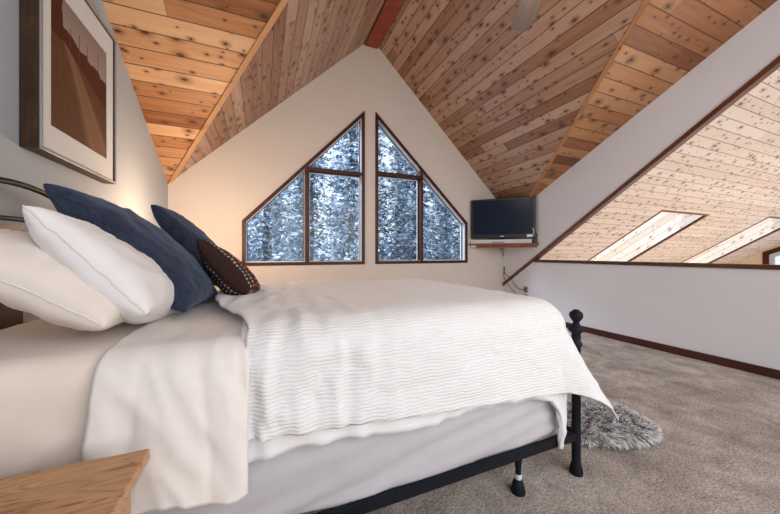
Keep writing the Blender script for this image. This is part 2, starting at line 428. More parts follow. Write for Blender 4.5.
# distant gable wall with its window
wy = [(2.2, -.2), (3.93, -.2), (3.93, 1.02), (3.66, 1.16), (2.2, 2.0)]
bm = bmesh.new(); plate(bm, [(YB, -2.7), (7.6, -2.7), (7.6, zbeyond(7.6)), (YB, zbeyond(YB))], [wy], lambda a, b: Vector((XB1, a, b)), (1, 0, 0), .14)
link('wall_beyond', bm, wallpaint('wall_paint_yellow', (.74, .58, .38)), kind='structure')
root = setting('window_5')
bm = bmesh.new(); plate(bm, inset(wy, -.10), [inset(wy, .02)], lambda a, b: Vector((XB1 - .03, a, b)), (1, 0, 0), .03); link('casing', bm, M['casing'], root)
bm = bmesh.new(); plate(bm, inset(wy, .02), [inset(wy, .12)], lambda a, b: Vector((XB1 + .02, a, b)), (1, 0, 0), .03); link('sash', bm, M['liner'], root)
bm = bmesh.new(); plate(bm, inset(wy, .11), [], lambda a, b: Vector((XB1 + .03, a, b)), (1, 0, 0), .01); link('pane', bm, M['glass'], root)
bm = bmesh.new(); box(bm, (XB0, YB, -2.8), (XB1, 7.6, -2.7)); link('floor_lower', bm, plain('lower_floor', (.6, .5, .4), .6), kind='structure')
bm = bmesh.new(); box(bm, (XB0, 7.6, -2.7), (XB1, 7.7, -1.3)); link('wall_lower', bm, M['wall'], kind='structure')
bm = bmesh.new(); box(bm, (XR, YB, -2.7), (XR + .12, 7.6, -.12)); link('wall_below', bm, M['wall'], kind='structure')
bm = bmesh.new(); box(bm, (XR, YW + .14, -.12), (XR + .12, 7.6, .9)); link('wall_outer', bm, M['wall'], kind='structure')

# ------------------------------------------------------------------ picture on the left wall
def picture():
    y0, y1, z0, z1, xf = 1.903, 2.693, 1.53, 2.53, -.931
    root = thing('framed_picture', 'large wooden framed sepia landscape print with white mat hanging on left wall', 'picture', (XL, y0, z0))
    def lk(n, bm, m, sm=False):
        bmesh.ops.translate(bm, verts=bm.verts, vec=(-XL, -y0, -z0)); return link(n, bm, m, root, sm)
    t = NT('brown_frame_wood'); v = t.coord(); mp = t.n('ShaderNodeMapping'); mp.inputs['Scale'].default_value = (1, 1, .08); t.l(v, mp.inputs[0])
    n = t.noise(mp.outputs[0], 60, 4, .7); n2 = t.noise(v, 6, 3)
    t.base(t.ramp(t.math('ADD', t.math('MULTIPLY', n, .6), t.math('MULTIPLY', n2, .4)), [(.35, (.02, .009, .004)), (.6, (.06, .029, .012)), (.75, (.17, .10, .05))]), .45, .4)
    outer = [(y0, z0), (y1, z0), (y1, z1), (y0, z1)]
    bm = bmesh.new(); plate(bm, outer, [inset(outer, .020)], lambda a, b: Vector((xf - .007, a, b)), (-1, 0, 0), .066)
    bevel(lk('frame', bm, t.m), .002)
    bm = bmesh.new(); plate(bm, inset(outer, .001), [inset(outer, .016)], lambda a, b: Vector((xf, a, b)), (-1, 0, 0), .008)
    bevel(lk('frame_edge', bm, plain('silver_frame_edge', (.34, .34, .35), .35, .5, .5)), .002)
    pic = [(2.003, 1.674), (2.583, 1.674), (2.583, 2.37), (2.003, 2.37)]
    bm = bmesh.new(); plate(bm, inset(outer, .015), [pic], lambda a, b: Vector((xf - .014, a, b)), (-1, 0, 0), .004)
    lk('mat', bm, plain('mat_board', (.60, .60, .59), .8, .1, var=.02))
    # the print: a pale road running through brown fields under a pinkish sky with a line of poles
    t = NT('sepia_print'); sep = t.n('ShaderNodeSeparateXYZ'); t.l(t.coord('UV'), sep.inputs[0]); u, v = sep.outputs[0], sep.outputs[1]
    nz = t.noise(t.vec(u, v), 7, 4, .6); nf = t.noise(t.vec(u, t.math('MULTIPLY', v, .3)), 26, 3)
    skyc = t.ramp(v, [(.55, (.36, .27, .235)), (1, (.22, .17, .16))])
    field = t.mix(nf, (.065, .026, .013), (.13, .058, .028))
    # the road as a band whose centre moves from lower right to upper left
    ctr = t.math('MULTIPLY_ADD', t.math('POWER', t.math('SUBTRACT', .78, v, clamp=True), .8), .95, .10)
    wid = t.math('MULTIPLY_ADD', t.math('SUBTRACT', .78, v), .33, .008)
    dd = t.math('DIVIDE', t.math('ABSOLUTE', t.math('SUBTRACT', u, ctr)), wid)
    road = t.math('SUBTRACT', 1.25, dd, clamp=True)
    rcol = t.mix(t.math('MULTIPLY', t.math('LESS_THAN', dd, .45), .5), (.24, .135, .08), (.10, .048, .026))
    field = t.mix(road, field, rcol)
    hor = t.math('MULTIPLY_ADD', nz, .14, t.math('MULTIPLY_ADD', u, -.12, .75))
    trees = t.math('LESS_THAN', v, hor)
    hor2 = t.math('MULTIPLY_ADD', u, -.30, .75)
    img = t.mix(trees, skyc, (.065, .016, .009))
    img = t.mix(t.math('LESS_THAN', v, hor2), img, field)
    big = t.math('ADD', u, t.math('MULTIPLY', nz, -.12))
    img = t.mix(t.math('MULTIPLY', t.math('LESS_THAN', big, .13), t.math('GREATER_THAN', v, .68)), img, (.06, .014, .008))
    for pu, ph in ((.30, .84), (.45, .87), (.60, .86), (.82, .90)):
        m_ = t.math('MULTIPLY', t.math('LESS_THAN', t.math('ABSOLUTE', t.math('SUBTRACT', u, pu)), .006), t.math('LESS_THAN', v, ph))
        m_ = t.math('MULTIPLY', m_, t.math('GREATER_THAN', v, .62)); img = t.mix(m_, img, (.10, .04, .025))
    t.base(img, .55, .15)
    bm = bmesh.new(); plate(bm, inset(pic, -.01), [], lambda a, b: Vector((xf - .019, a, b)), (-1, 0, 0), .003)
    uvset(bm, lambda c: ((c.y - 2.003) / .58, (c.z - 1.674) / .696)); lk('print', bm, t.m)
    bm = bmesh.new(); plate(bm, inset(outer, .01), [], lambda a, b: Vector((xf - .062, a, b)), (-1, 0, 0), .010); lk('backing', bm, M['bark'])
picture()

# ------------------------------------------------------------------ corner shelf, television and player
E0, E1 = Vector((3.228, YW, 0)), Vector((XR, 3.484, 0))
ZS = 1.215
root = thing('corner_shelf', 'brown wooden corner shelf under the television', 'shelf', (XR, YW, ZS - .06))
bm = bmesh.new(); pts = [(E0.x, YW - .002), (XR - .002, YW - .002), (XR - .002, E1.y), (XR - .05, E1.y), (E0.x, YW - .05)]
plate(bm, [(x - XR, y - YW) for x, y in pts], [], lambda a, b: Vector((a, b, .03)), (0, 0, 1), .03)
bevel(link('shelf_board', bm, M['shelf'], root), .003)
de = (E1 - E0).normalized(); nn = Vector((-de.y, de.x, 0)) * -1   # towards the room
def corner_box(bm, s0, s1, d0, d1, z0, z1, org=None):
    """box along the shelf front: s along it from its left end, d behind the front edge"""
    o = E0 - Vector((XR, YW, 0)) if org is None else org
    back = -nn
    q = [o + de * s + back * d for s, d in ((s0, d0), (s1, d0), (s1, d1), (s0, d1))]
    a = [bm.verts.new((p.x, p.y, z0)) for p in q]; b = [bm.verts.new((p.x, p.y, z1)) for p in q]
    bm.faces.new(a[::-1]); bm.faces.new(b)
    for i in range(4): bm.faces.new((a[i], a[(i + 1) % 4], b[(i + 1) % 4], b[i]))
    bmesh.ops.recalc_face_normals(bm, faces=bm.faces)
LEN = (E1 - E0).length
bm = bmesh.new(); corner_box(bm, .02, LEN - .02, .016, .045, -.008, .03); bevel(link('apron', bm, M['shelf'], root), .002)
bm = bmesh.new(); corner_box(bm, .03, .12, .008, .018, -.002, .028); link('white_tag', bm, M['white'], root)['label'] = 'small white tag on the shelf front'
# silver player
W0 = E0
rootp = thing('disc_player', 'flat silver media player lying beneath the black television', 'media player', (E0.x, E0.y, ZS + .001))
bm = bmesh.new(); corner_box(bm, .035, .975, .012, .06, 0, .064, Vector((0, 0, 0))); bevel(link('body', bm, M['silver'], rootp), .004)
bm = bmesh.new(); corner_box(bm, .38, .56, .009, .013, .012, .022, Vector((0, 0, 0))); link('disc_slot', bm, M['blackplastic'], rootp)
bm = bmesh.new(); corner_box(bm, .06, .13, .009, .013, .014, .04, Vector((0, 0, 0))); link('badge', bm, M['liner'], rootp)
# television
ZT = ZS + .066
roott = thing('television', 'flat black television standing on the corner shelf', 'television', (E0.x, E0.y, ZT))
O0 = Vector((0, 0, 0)); TW0, TW1 = .045, 1.03; TZ0, TZ1 = .02, .665
bm = bmesh.new(); corner_box(bm, TW0, TW1, -.022, .022, TZ0, TZ1, O0); bevel(link('cabinet', bm, M['blackplastic'], roott), .008)
bm = bmesh.new(); corner_box(bm, TW0 + .25, TW1 - .25, .02, .08, TZ0 + .1, TZ1 - .12, O0); bevel(link('rear_housing', bm, M['blackplastic'], roott), .015)
t = NT('tv_screen'); t.base((.006, .012, .030), .22, .25); n = t.noise(t.coord(), 3, 2); M['screen'] = t.m
bm = bmesh.new(); corner_box(bm, TW0 + .035, TW1 - .035, -.025, -.02, TZ0 + .06, TZ1 - .03, O0); link('screen', bm, M['screen'], roott)
bm = bmesh.new(); corner_box(bm, .51, .56, -.025, -.021, TZ0 + .022, TZ0 + .034, O0); link('logo', bm, M['silver'], roott)
bm = bmesh.new(); corner_box(bm, .90, .975, -.026, -.021, TZ0 + .012, TZ0 + .05, O0); link('sticker', bm, M['white'], roott)['label'] = 'pale sticker on the lower bezel'
bm = bmesh.new(); corner_box(bm, .33, .74, .05, .24, 0, .010, O0); corner_box(bm, .48, .6, .07, .11, .008, .2, O0); link('stand', bm, M['blackplastic'], roott)
bm = bmesh.new(); tube(bm, [de * .985 + nn * .026 + Vector((0, 0, .17)), de * 1.0 + nn * .030 + Vector((0, 0, .12)), de * .99 + nn * .03 + Vector((0, 0, .07)), de * .98 + nn * .024 + Vector((0, 0, .03))], .006, 8); link('antenna_lead', bm, M['silver'], roott, True)
rootb = thing('cable_box', 'small black box at the right end of corner shelf', 'cable box', (E0.x, E0.y, ZS + .001))
bm = bmesh.new(); corner_box(bm, .985, 1.052, .008, .02, 0, .15, O0); bevel(link('case', bm, M['blackplastic'], rootb), .004)
bm = bmesh.new(); corner_box(bm, 1.0, 1.035, .005, .009, .05, .07, O0); link('front_panel', bm, M['gasket'], rootb)

# outlets and cables on the right wall by the corner
def on_right(px, py):
    r = (px - 390) / F; c, s = math.cos(PSI), math.sin(PSI); d = XR / (r * c + s); return Vector((XR, d * (c - r * s), EYE + (HZ - py) / F * d))
for i, (px, py, lab) in enumerate(((526, 289.5, 'dark wall outlet near the corner, upper of the two'), (526, 297.5, 'dark wall outlet near the corner, lower of the two'))):
    c = on_right(px, py); root = thing('wall_outlet', lab, 'outlet', c, group='wall outlets with cords')
    bm = bmesh.new(); box(bm, (-.008, -.045, -.052), (0, .045, .052)); bevel(link('cover_plate', bm, plain('grey_plate_%d' % i, (.32, .30, .28), .5), root), .003)
    for dz in (-.022, .022):
        bm = bmesh.new(); box(bm, (-.012, -.018, dz - .015), (-.007, .018, dz + .015)); sk = bevel(link('socket', bm, M['gasket'], root), .003)
def cable(name, label, pts, r=.005):
    # smooth path
    P_ = [Vector(p) for p in pts]; out = []
    for i in range(len(P_) - 1):
        p0, p1, p2, p3 = P_[max(i - 1, 0)], P_[i], P_[i + 1], P_[min(i + 2, len(P_) - 1)]
        for k in range(8):
            u = k / 8
            out.append(.5 * ((2 * p1) + (-p0 + p2) * u + (2 * p0 - 5 * p1 + 4 * p2 - p3) * u * u + (-p0 + 3 * p1 - 3 * p2 + p3) * u ** 3))
    out.append(P_[-1]); bm = bmesh.new(); tube(bm, out, r, 8)
    tag(link(name, bm, M['blackplastic'], None, True), label, 'cable', 'cables below the television')
def on_far(px, py, off=.01):
    x, z = P(px, py); return Vector((x, YW - off, z))
cable('power_cord', 'black cable dropping from the shelf to the upper outlet', [on_far(499, 247), on_far(502, 252), on_far(504, 262), Vector((XR - .03, YW - .06, on_right(509, 272).z)), on_right(513, 280) + Vector((-.03, 0, 0)), on_right(519, 288) + Vector((-.03, 0, 0)), on_right(526, 289.6) + Vector((-.014, 0, 0))])
cable('power_cord', 'black cable dropping from the shelf to the lower outlet', [on_far(500.5, 247, .02), on_far(505, 256, .03), on_far(503, 268, .04), Vector((XR - .045, YW - .08, on_right(508, 279).z)), on_right(514, 290) + Vector((-.035, 0, 0)), on_right(520, 296) + Vector((-.03, 0, 0)), on_right(526, 298) + Vector((-.014, 0, 0))], .0045)

# ------------------------------------------------------------------ ceiling fan
HX, HY, HZf = XC, 1.227, 2.75
root = thing('ceiling_fan', 'ceiling fan with grey weathered wooden blades hung from red ridge beam', 'ceiling fan', (HX, HY, HZf))
bm = bmesh.new(); tube(bm, [(0, 0, .1), (0, 0, 4.085 - HZf)], .013, 12); link('downrod', bm, M['iron'], root, True)
bm = bmesh.new(); lathe(bm, [(.02, .22), (.05, .20), (.10, .14), (.115, .07), (.11, -.03), (.08, -.07), (.02, -.09)]); link('motor_housing', bm, M['iron'], root, True)
bm = bmesh.new(); lathe(bm, [(.015, 1.25), (.045, 1.28), (.06, 1.333), (.02, 1.3345)]); link('canopy', bm, M['iron'], root, True)
mb = planks('weathered_blade', .4, [(.11, .085, .07), (.17, .135, .115), (.23, .19, .165), (.30, .25, .22)], seed=41., knots=.1)
for k in range(5):
    a = math.radians(58.7 + 72 * k); ca, sa = math.cos(a), math.sin(a)
    bm = bmesh.new(); n = 12; prof = []
    for i in range(n + 1):
        s = .15 + .47 * i / n; w = .055 + .022 * i / n
        if i == n: w -= .012
        prof.append((s, w))
    up, dn = [], []
    for s, w in prof:
        for sg, L in ((1, up), (-1, dn)):
            for z in (.004, -.004):
                L.append(bm.verts.new((ca * s - sa * w * sg, sa * s + ca * w * sg, z + sg * w * .15)))
    for i in range(n):
        a0, a1, b0, b1 = up[2 * i], up[2 * i + 1], up[2 * i + 2], up[2 * i + 3]; c0, c1, d0, d1 = dn[2 * i], dn[2 * i + 1], dn[2 * i + 2], dn[2 * i + 3]
        for f in ((a0, b0, d0, c0), (a1, c1, d1, b1), (a0, a1, b1, b0), (c0, d0, d1, c1)): bm.faces.new(f)
    bm.faces.new((up[0], dn[0], dn[1], up[1])); bm.faces.new((up[-2], up[-1], dn[-1], dn[-2]))
    bmesh.ops.recalc_face_normals(bm, faces=bm.faces)
    uvset(bm, lambda c: (c.x * ca + c.y * sa, .2 + (-c.x * sa + c.y * ca)))
    bl = link('blade', bm, mb, root)
    bm = bmesh.new(); tube(bm, [(ca * .08, sa * .08, -.02), (ca * .19, sa * .19, -.008)], .012, 8); link('bracket', bm, M['iron'], bl, True)

# ------------------------------------------------------------------ bed frame
YN, YF, XH, XF = 1.0, 2.5, -.90, 1.385       # near side, far side, head, foot
bed = thing('iron_bed', 'black iron bed frame with ball topped posts and brown headboard panel', 'bed', (0, YN, 0))
def bl(name, bm, m=None, sm=True, par=None):
    bmesh.ops.translate(bm, verts=bm.verts, vec=(0, -YN, 0)); return link(name, bm, m or M['iron'], par or bed, sm)
def post_prof(top, r=.0195):
    return [(.028, 0), (.030, .012), (.026, .03), (r, .055), (r, top - .175), (r + .006, top - .170), (r + .006, top - .158), (r, top - .152), (r, top - .112),
            (r + .013, top - .100), (r + .015, top - .090), (r + .010, top - .080), (.017, top - .072), (.013, top - .058), (.020, top - .050), (.0285, top - .036), (.030, top - .026), (.0275, top - .014), (.016, top - .006), (.011, top)]
for (x, y, top) in ((XF, YN, .782), (XF, YF, .782), (XH - .02, YN, 1.16), (XH - .02, YF, 1.16)):
    bm = bmesh.new(); lathe(bm, post_prof(top), (x, y), 24); bl('post', bm)
for y in (YN, YF):
    bm = bmesh.new(); box(bm, (XH, y - .012, .166), (XF, y + .012, .200)); box(bm, (XH, min(y, y + (.05 if y == YN else -.05)), .166), (XF, max(y, y + (.05 if y == YN else -.05)), .171))
    bl('side_rail', bm, sm=False)
for x in (1.04, .1, -.7):
    for y in (YN + .02, YF - .02):
        bm = bmesh.new(); lathe(bm, [(.030, 0), (.031, .01), (.022, .045), (.015, .06), (.013, .062)], (x, y), 16); lathe(bm, [(.013, .078), (.012, .1), (.016, .14), (.024, .168)], (x, y), 16)
        lg = bl('leg', bm)
        bm = bmesh.new(); lathe(bm, [(.0145, .060), (.0155, .064), (.0155, .079), (.0145, .082)], (x, y), 16); q = bl('collar', bm, M['silver'], True, lg); q['label'] = 'silver collar'
# footboard rails
for z in (.19, .60):
    bm = bmesh.new(); tube(bm, [(XF, YN, z), (XF, YF, z)], .012, 10); bl('foot_rail', bm)
for k in range(1, 8):
    y = YN + (YF - YN) * k / 8; bm = bmesh.new(); tube(bm, [(XF, y, .19), (XF, y, .60)], .006, 8); bl('spindle', bm)
# headboard
XHB = XH - .02
def arch(z0, z1, n=24): return [(XHB, YN + (YF - YN) * i / n, z0 + (z1 - z0) * math.sin(PI * i / n) ** .7) for i in range(n + 1)]
bm = bmesh.new(); tube(bm, arch(1.06, 1.335), .0125, 10); bl('head_rail', bm)
bm = bmesh.new(); tube(bm, arch(1.0, 1.19), .010, 10); bl('head_rail', bm)
for k in range(1, 8):
    y = YN + (YF - YN) * k / 8
    if abs(y - 2.06) > .02 and k < 2 or k > 6:
        bm = bmesh.new(); tube(bm, [(XHB, y, .5), (XHB, y, 1.22)], .006, 8); bl('spindle', bm)
bm = bmesh.new(); tube(bm, [(XHB, 2.09, 1.20), (XHB, 2.09, 1.23)], .012, 8); bmesh.ops.create_uvsphere(bm, u_segments=16, v_segments=10, radius=.024, matrix=Matrix.Translation((XHB, 2.085, 1.232)) @ Matrix.Diagonal((1, 1.5, .8, 1))); bl('knob', bm)
bm = bmesh.new(); box(bm, (XHB - .015, YN + .03, .30), (XHB + .012, 1.745, 1.165)); hp = bl('headboard_panel', bm, plain('dark_walnut', (.055, .024, .013), .5, .3, var=.3), False); hp['label'] = 'dark brown wooden panel'

# ------------------------------------------------------------------ soft bedding
def fbm(x, y, z=0, o=3):
    return noise.fractal(Vector((x, y, z)), .9, 2.0, o)
def rounded_block(x0, x1, y0, y1, z0, z1, r, nx, ny, nz, disp=None):
    """closed rounded box with fine faces"""
    bm = bmesh.new(); vmap = {}
    def V(i, j, k):
        key = (i, j, k)
        if key not in vmap:
            p = Vector((x0 + (x1 - x0) * i / nx, y0 + (y1 - y0) * j / ny, z0 + (z1 - z0) * k / nz))
            c = Vector((min(max(p.x, x0 + r), x1 - r), min(max(p.y, y0 + r), y1 - r), min(max(p.z, z0 + r), z1 - r)))
            e = p - c
            if e.length > 1e-6: p = c + e.normalized() * r
            nrm = e.normalized() if e.length > 1e-6 else Vector((0, 0, 1))
            if disp: p = p + nrm * disp(p, nrm)
            vmap[key] = bm.verts.new(p)
        return vmap[key]
    for i in range(nx):
        for j in range(ny):
            for k in (0, nz):
                bm.faces.new((V(i, j, k), V(i + 1, j, k), V(i + 1, j + 1, k), V(i, j + 1, k)))
    for i in range(nx):
        for k in range(nz):
            for j in (0, ny): bm.faces.new((V(i, j, k), V(i + 1, j, k), V(i + 1, j, k + 1), V(i, j, k + 1)))
    for j in range(ny):
        for k in range(nz):
            for i in (0, nx): bm.faces.new((V(i, j, k), V(i, j + 1, k), V(i, j + 1, k + 1), V(i, j, k + 1)))
    bmesh.ops.recalc_face_normals(bm, faces=bm.faces); return bm
M['skirt'] = fabric('grey_lilac_cover', (.53, .505, .525), 300, .05, .1, .0, .2, 2.5)
M['sheet'] = fabric('ivory_sheet', (.80, .695, .61), 400, .03, .08, .0, .2, 4)
M['duvet'] = fabric('white_cotton', (.81, .755, .71), 400, .03, .1, .0, .2, 5)
M['pillowcase'] = fabric('white_pillowcase', (.80, .72, .655), 400, .03, .1, .12, .2, 5)

def bsd(p, n):
    if abs(n.z) > .8: return 0
    # long slack folds along the side
    w = p.z * 3.0 - p.x * .55; return .013 * fbm(p.x * .9 + 3, w * 4.5, 1, 2) + .006 * fbm(p.x * 2.5, w * 11, 4) + .004 * math.sin(w * 30 + 3 * fbm(p.x * 1.2, p.z, 3))
bm = rounded_block(XH + .02, XF - .045, YN + .015, YF - .015, .19, .47, .02, 90, 40, 14, bsd)
tag(link('box_spring', bm, M['skirt'], None, True), 'box spring in a smooth lilac grey cover on the iron frame', 'box spring')
def msd(p, n):
    return .006 * fbm(p.x * 4 + p.z * 6, p.y * 4 - p.x * 2, p.z * 3) + (.007 * abs(fbm((p.x * 1.0 - p.z * 1.3) * 6, (p.x + p.z) * 1.2, 9)) * 3 * max(0, -n.y))
bm = rounded_block(XH + .01, XF - .05, YN + .005, YF - .01, .476, .785, .07, 120, 60, 18, msd)
tag(link('mattress', bm, M['sheet'], None, True), 'thick mattress in an ivory fitted sheet, bare beside the nightstand', 'mattress')

def drape(name, mat, u0, u1, ztop, Rr, off, near, foot, res=.012, flare=.10, disp=None, far=.35, thick=.006, corner=.0, edge0=None):
    """cloth over the mattress. near(u): length hanging on the near side measured from the edge; foot: same at the foot (None = stops at u1)"""
    ix1 = XF - .05 - Rr + off; iy0 = YN + Rr - off; iy1 = YF - Rr + off
    nu = max(8, int((u1 - u0) / res)); 
    bm = bmesh.new(); grid = []; uvl = bm.loops.layers.uv.verify()
    total = iy1 - iy0
    nv = int((total + near((u0 + u1) / 2) + far) / res)
    for i in range(nu + 1):
        row = []
        for j in range(nv + 1):
            uu = u0 + (u1 - u0) * i / nu
            nr = near(uu); v0 = iy0 - nr; v1 = iy1 + far
            vv = v0 + (v1 - v0) * j / nv
            if edge0: uu = uu + edge0(vv) * (1 - i / nu) ** 2
            cx = min(uu, ix1) if foot is not None else uu; cy = min(max(vv, iy0), iy1)
            e = Vector((uu - cx, vv - cy)); L = e.length
            if L < 1e-6: x, y, z, nrm = uu, vv, ztop, Vector((0, 0, 1))
            else:
                d = e / L; q = Rr * PI / 2; L = L * (1 - .05 * (2 * abs(d.x * d.y)) ** 2)
                if L < q: h, dn, an = Rr * math.sin(L / Rr), Rr * (1 - math.cos(L / Rr)), L / Rr
                else: fl = flare + corner * (2 * abs(d.x * d.y)) ** 2; h, dn, an = Rr + fl * (L - q), Rr + (L - q) * math.sqrt(1 - fl * fl), PI / 2
                x, y, z = cx + d.x * h, cy + d.y * h, ztop - dn
                nrm = Vector((d.x * math.sin(an), d.y * math.sin(an), math.cos(an)))
            if disp: x, y, z = Vector((x, y, z)) + nrm * disp(uu, vv, L, x, y, z)
            row.append((bm.verts.new((x, y, z)), uu, vv))
        grid.append(row)
    for i in range(nu):
        for j in range(nv):
            q = [grid[i][j], grid[i + 1][j], grid[i + 1][j + 1], grid[i][j + 1]]
            f = bm.faces.new([a[0] for a in q])
            for l, a in zip(f.loops, q): l[uvl].uv = (a[1], a[2])
    o = link(name, bm, mat, None, True)
    s = o.modifiers.new('thickness', 'SOLIDIFY'); s.thickness = thick; s.offset = -1
    return o
ARC = lambda r: r * PI / 2
# duvet under the quilt
def hang(zt, r, z): return r * PI / 2 + (zt - r - z)
def dd(u, v, L, x, y, z):
    s = min(1, L / .25)
    return .006 * fbm(u * 3, v * 3, 1) + s * (.010 * fbm(u * 9, z * 12, 2) + .006 * math.sin(u * 46 + 4 * fbm(u * 3, z * 3, 5)))
drape('duvet', fabric('duvet_white', (.80, .785, .785), 400, .03, .1, .0, .2, 5), -.06, XF + .16, .812, .11, .012, lambda u: hang(.812, .11, .440 - .02 * u - .24 * math.exp(-((u - 1.33) / .085) ** 2) + .012 * math.sin(u * 9)), True, .015, .05, dd, .3, .02, .0)
tag(bpy.data.objects['duvet'], 'puckered white duvet showing below the hem of the ribbed quilt', 'duvet')
# quilt
t = NT('ribbed_white_quilt'); uv = t.coord('UV')
nz = t.noise(uv, 14, 3, .55); 
sep = t.n('ShaderNodeSeparateXYZ'); t.l(uv, sep.inputs[0])
wob = t.math('MULTIPLY', t.noise(t.vec(t.math('MULTIPLY', sep.outputs[0], 24.0), t.math('MULTIPLY', sep.outputs[1], 16.0)), 1.0, 3, .6), 11.0)
ph = t.math('ADD', t.math('MULTIPLY', sep.outputs[1], 520.0), wob)
rib = t.math('SINE', ph)
seam = t.math('LESS_THAN', t.math('FRACT', t.math('MULTIPLY', sep.outputs[1], 3.4)), .03)
h = t.math('SUBTRACT', t.math('MULTIPLY', rib, t.math('MULTIPLY', t.noise(t.vec(t.math('MULTIPLY', sep.outputs[0], 22.0), t.math('MULTIPLY', sep.outputs[1], 45.0)), 1.0, 2, .6), 1.2)), t.math('MULTIPLY', seam, 0.3))
t.base(t.ramp(t.math('MULTIPLY_ADD', rib, .25, .5), [(.25, (.76, .75, .74)), (.7, (.82, .81, .805))]), .9, .15); t.bump(h, .9, .0012)
t.b.inputs['Sheen Weight'].default_value = .2
M['quilt'] = t.m
def qd(u, v, L, x, y, z):
    s = min(1, L / .3)
    hd = max(0, 1 - (u + .05) / .55)     # more rumpled near the pillows
    big = .008 * fbm(u * 2.2, v * 2.2, 7) + .004 * fbm(u * 6, v * 9, 4)
    tr = hd * (.012 * math.sin(u * 62 + 3 * fbm(u * 5, v * 3, 6)) * (.3 + .7 * abs(fbm(u * 3, v * 3, 2)) * 2) + .012 * fbm(u * 9, v * 5, 8))
    return .006 + big + tr * (.7 + 1.0 * s) + s * (.007 * math.sin(u * 17 + 3 * fbm(u * 1.5, z * 1.5, 3)) * hd) + .012 * max(0, 1 - abs(v - 1.75) / .9) + s * .006 * fbm(u * 4, z * 10, 11)
ZQ = .825
drape('quilt', M['quilt'], -.045, XF - .05 - .12 + .020 + .50, ZQ, .125, .020, lambda u: hang(ZQ, .125, .51 - .065 * min(u, 1.2)), True, .0085, .12, qd, .45, .006, .36, edge0=lambda v: .02 * fbm(v * 3, 1, 1) - .16 * min(1, max(0, (v - 1.05) / .55)))
tag(bpy.data.objects['quilt'], 'white ribbed cotton quilt spread over the foot end of bed', 'quilt')
# turned back cover near the pillows
def fd(u, v, L, x, y, z):
    s = min(1, L / .15)
    k = (u + .42) / .40
    bulge = .010 * math.sin(PI * min(1, max(0, k))) ** .5
    folds = .013 * abs(math.sin(u * 27 + 1.5 * fbm(u * 4, z * 2, 3) + z * 2.5)) ** .7 * max(0, s) * (.4 + .6 * k)
    return bulge * s + folds + .022 * (.5 - abs(fbm(u * 5 + z * 2.2, (v + z) * 1.3, 5))) * (.35 + s) * .8 + .003 * fbm(u * 16, v * 8, 6)
drape('folded_cover', M['duvet'], -.385, -.035, .792, .085, .012, lambda u: hang(.792, .085, .40 + .012 * math.sin(u * 20) - .03 * (u + .4)), None, .0085, .14, fd, .40, .012, edge0=lambda v: .02 * fbm(v * 3, 5, 1))
tag(bpy.data.objects['folded_cover'], 'folded back white cotton top cover hanging over the bed side beside nightstand', 'bed cover')

# ------------------------------------------------------------------ pillows
def pillow(name, label, group, bottom, top, yaw, width, T, mat, seed, drop=0, pinch=.05, roll=0., n=44, pw=.36, piping=None):
    """bottom, top: centre of the lower and upper edge (x,y,z); width runs along y"""
    b, tp = Vector(bottom), Vector(top); up = (tp - b); H = up.length / 2; up.normalize()
    wd = Vector((math.sin(yaw), math.cos(yaw), roll)); wd = (wd - up * wd.dot(up)).normalized(); nr = wd.cross(up).normalized()
    if nr.x < 0: nr = -nr
    c = (b + tp) / 2; W = width / 2
    bm = bmesh.new(); uvl = bm.loops.layers.uv.verify(); g = {}
    def pt(i, j, s):
        u, v = -1 + 2 * i / n, -1 + 2 * j / n
        # denser near the edges
        u, v = math.sin(u * PI / 2), math.sin(v * PI / 2)
        x = W * u * (1 - pinch * (1 - v * v)); y = H * v * (1 - pinch * (1 - u * u))
        e = max(0, (1 - u ** 2) * (1 - v ** 2)); th = T / 2 * e ** pw
        sag = 1 + .22 * (-v) * (1 - u * u)
        w = th * sag * (1 + .07 * fbm(u * 1.6, v * 1.6, seed)) + (T * .035) * min(1, e * 6) * fbm(u * 3.2, v * 3.2, seed + s)
        edge = T * .02 * fbm(u * 5, v * 5, seed + 9)
        p = c + wd * x + up * y + nr * (s * w + edge) + Vector((0, 0, -drop * (v * .5 + .5) * abs(u) ** 3))
        return p, (u * .5 + .5, v * .5 + .5)
    for s in (1, -1):
        for i in range(n + 1):
            for j in range(n + 1):
                rim = i in (0, n) or j in (0, n)
                if s == -1 and rim: g[(i, j, -1)] = g[(i, j, 1)]
                else:
                    p, q = pt(i, j, s); g[(i, j, s)] = (bm.verts.new(p - c), q)
        for i in range(n):
            for j in range(n):
                q = [g[(i, j, s)], g[(i + 1, j, s)], g[(i + 1, j + 1, s)], g[(i, j + 1, s)]]
                if s == -1: q.reverse()
                f = bm.faces.new([a[0] for a in q])
                for l, a in zip(f.loops, q): l[uvl].uv = a[1]
    bmesh.ops.recalc_face_normals(bm, faces=bm.faces)
    rim = [g[(i, 0, 1)][0].co.copy() for i in range(n)] + [g[(n, j, 1)][0].co.copy() for j in range(n)] + [g[(i, n, 1)][0].co.copy() for i in range(n, 0, -1)] + [g[(0, j, 1)][0].co.copy() for j in range(n, 0, -1)]
    o = link(name, bm, mat, None, True); o.location = c; tag(o, label, 'pillow', group)
    if piping:
        bm = bmesh.new(); tube(bm, rim + [rim[0]], .003, 6, False); link('piping', bm, piping, o, True)
    return o
GP = 'pillows at the head of the bed'
pillow('bed_pillow', 'lowest white pillow lying nearest the brown headboard panel', GP, (-.39, 1.40, .845), (-.80, 1.41, 1.105), 0, .66, .21, M['pillowcase'], 3.3, pw=.36, piping=M['pillowcase'])
pillow('bed_pillow', 'upper white pillow leaning just in front of the large navy pillow', GP, (-.335, 1.41, .81), (-.615, 1.45, 1.115), -.25, .64, .20, fabric('bright_white_pillowcase', (.82, .80, .79), 400, .03, .1, .12, .2, 5), 8.1, piping=M['pillowcase'])
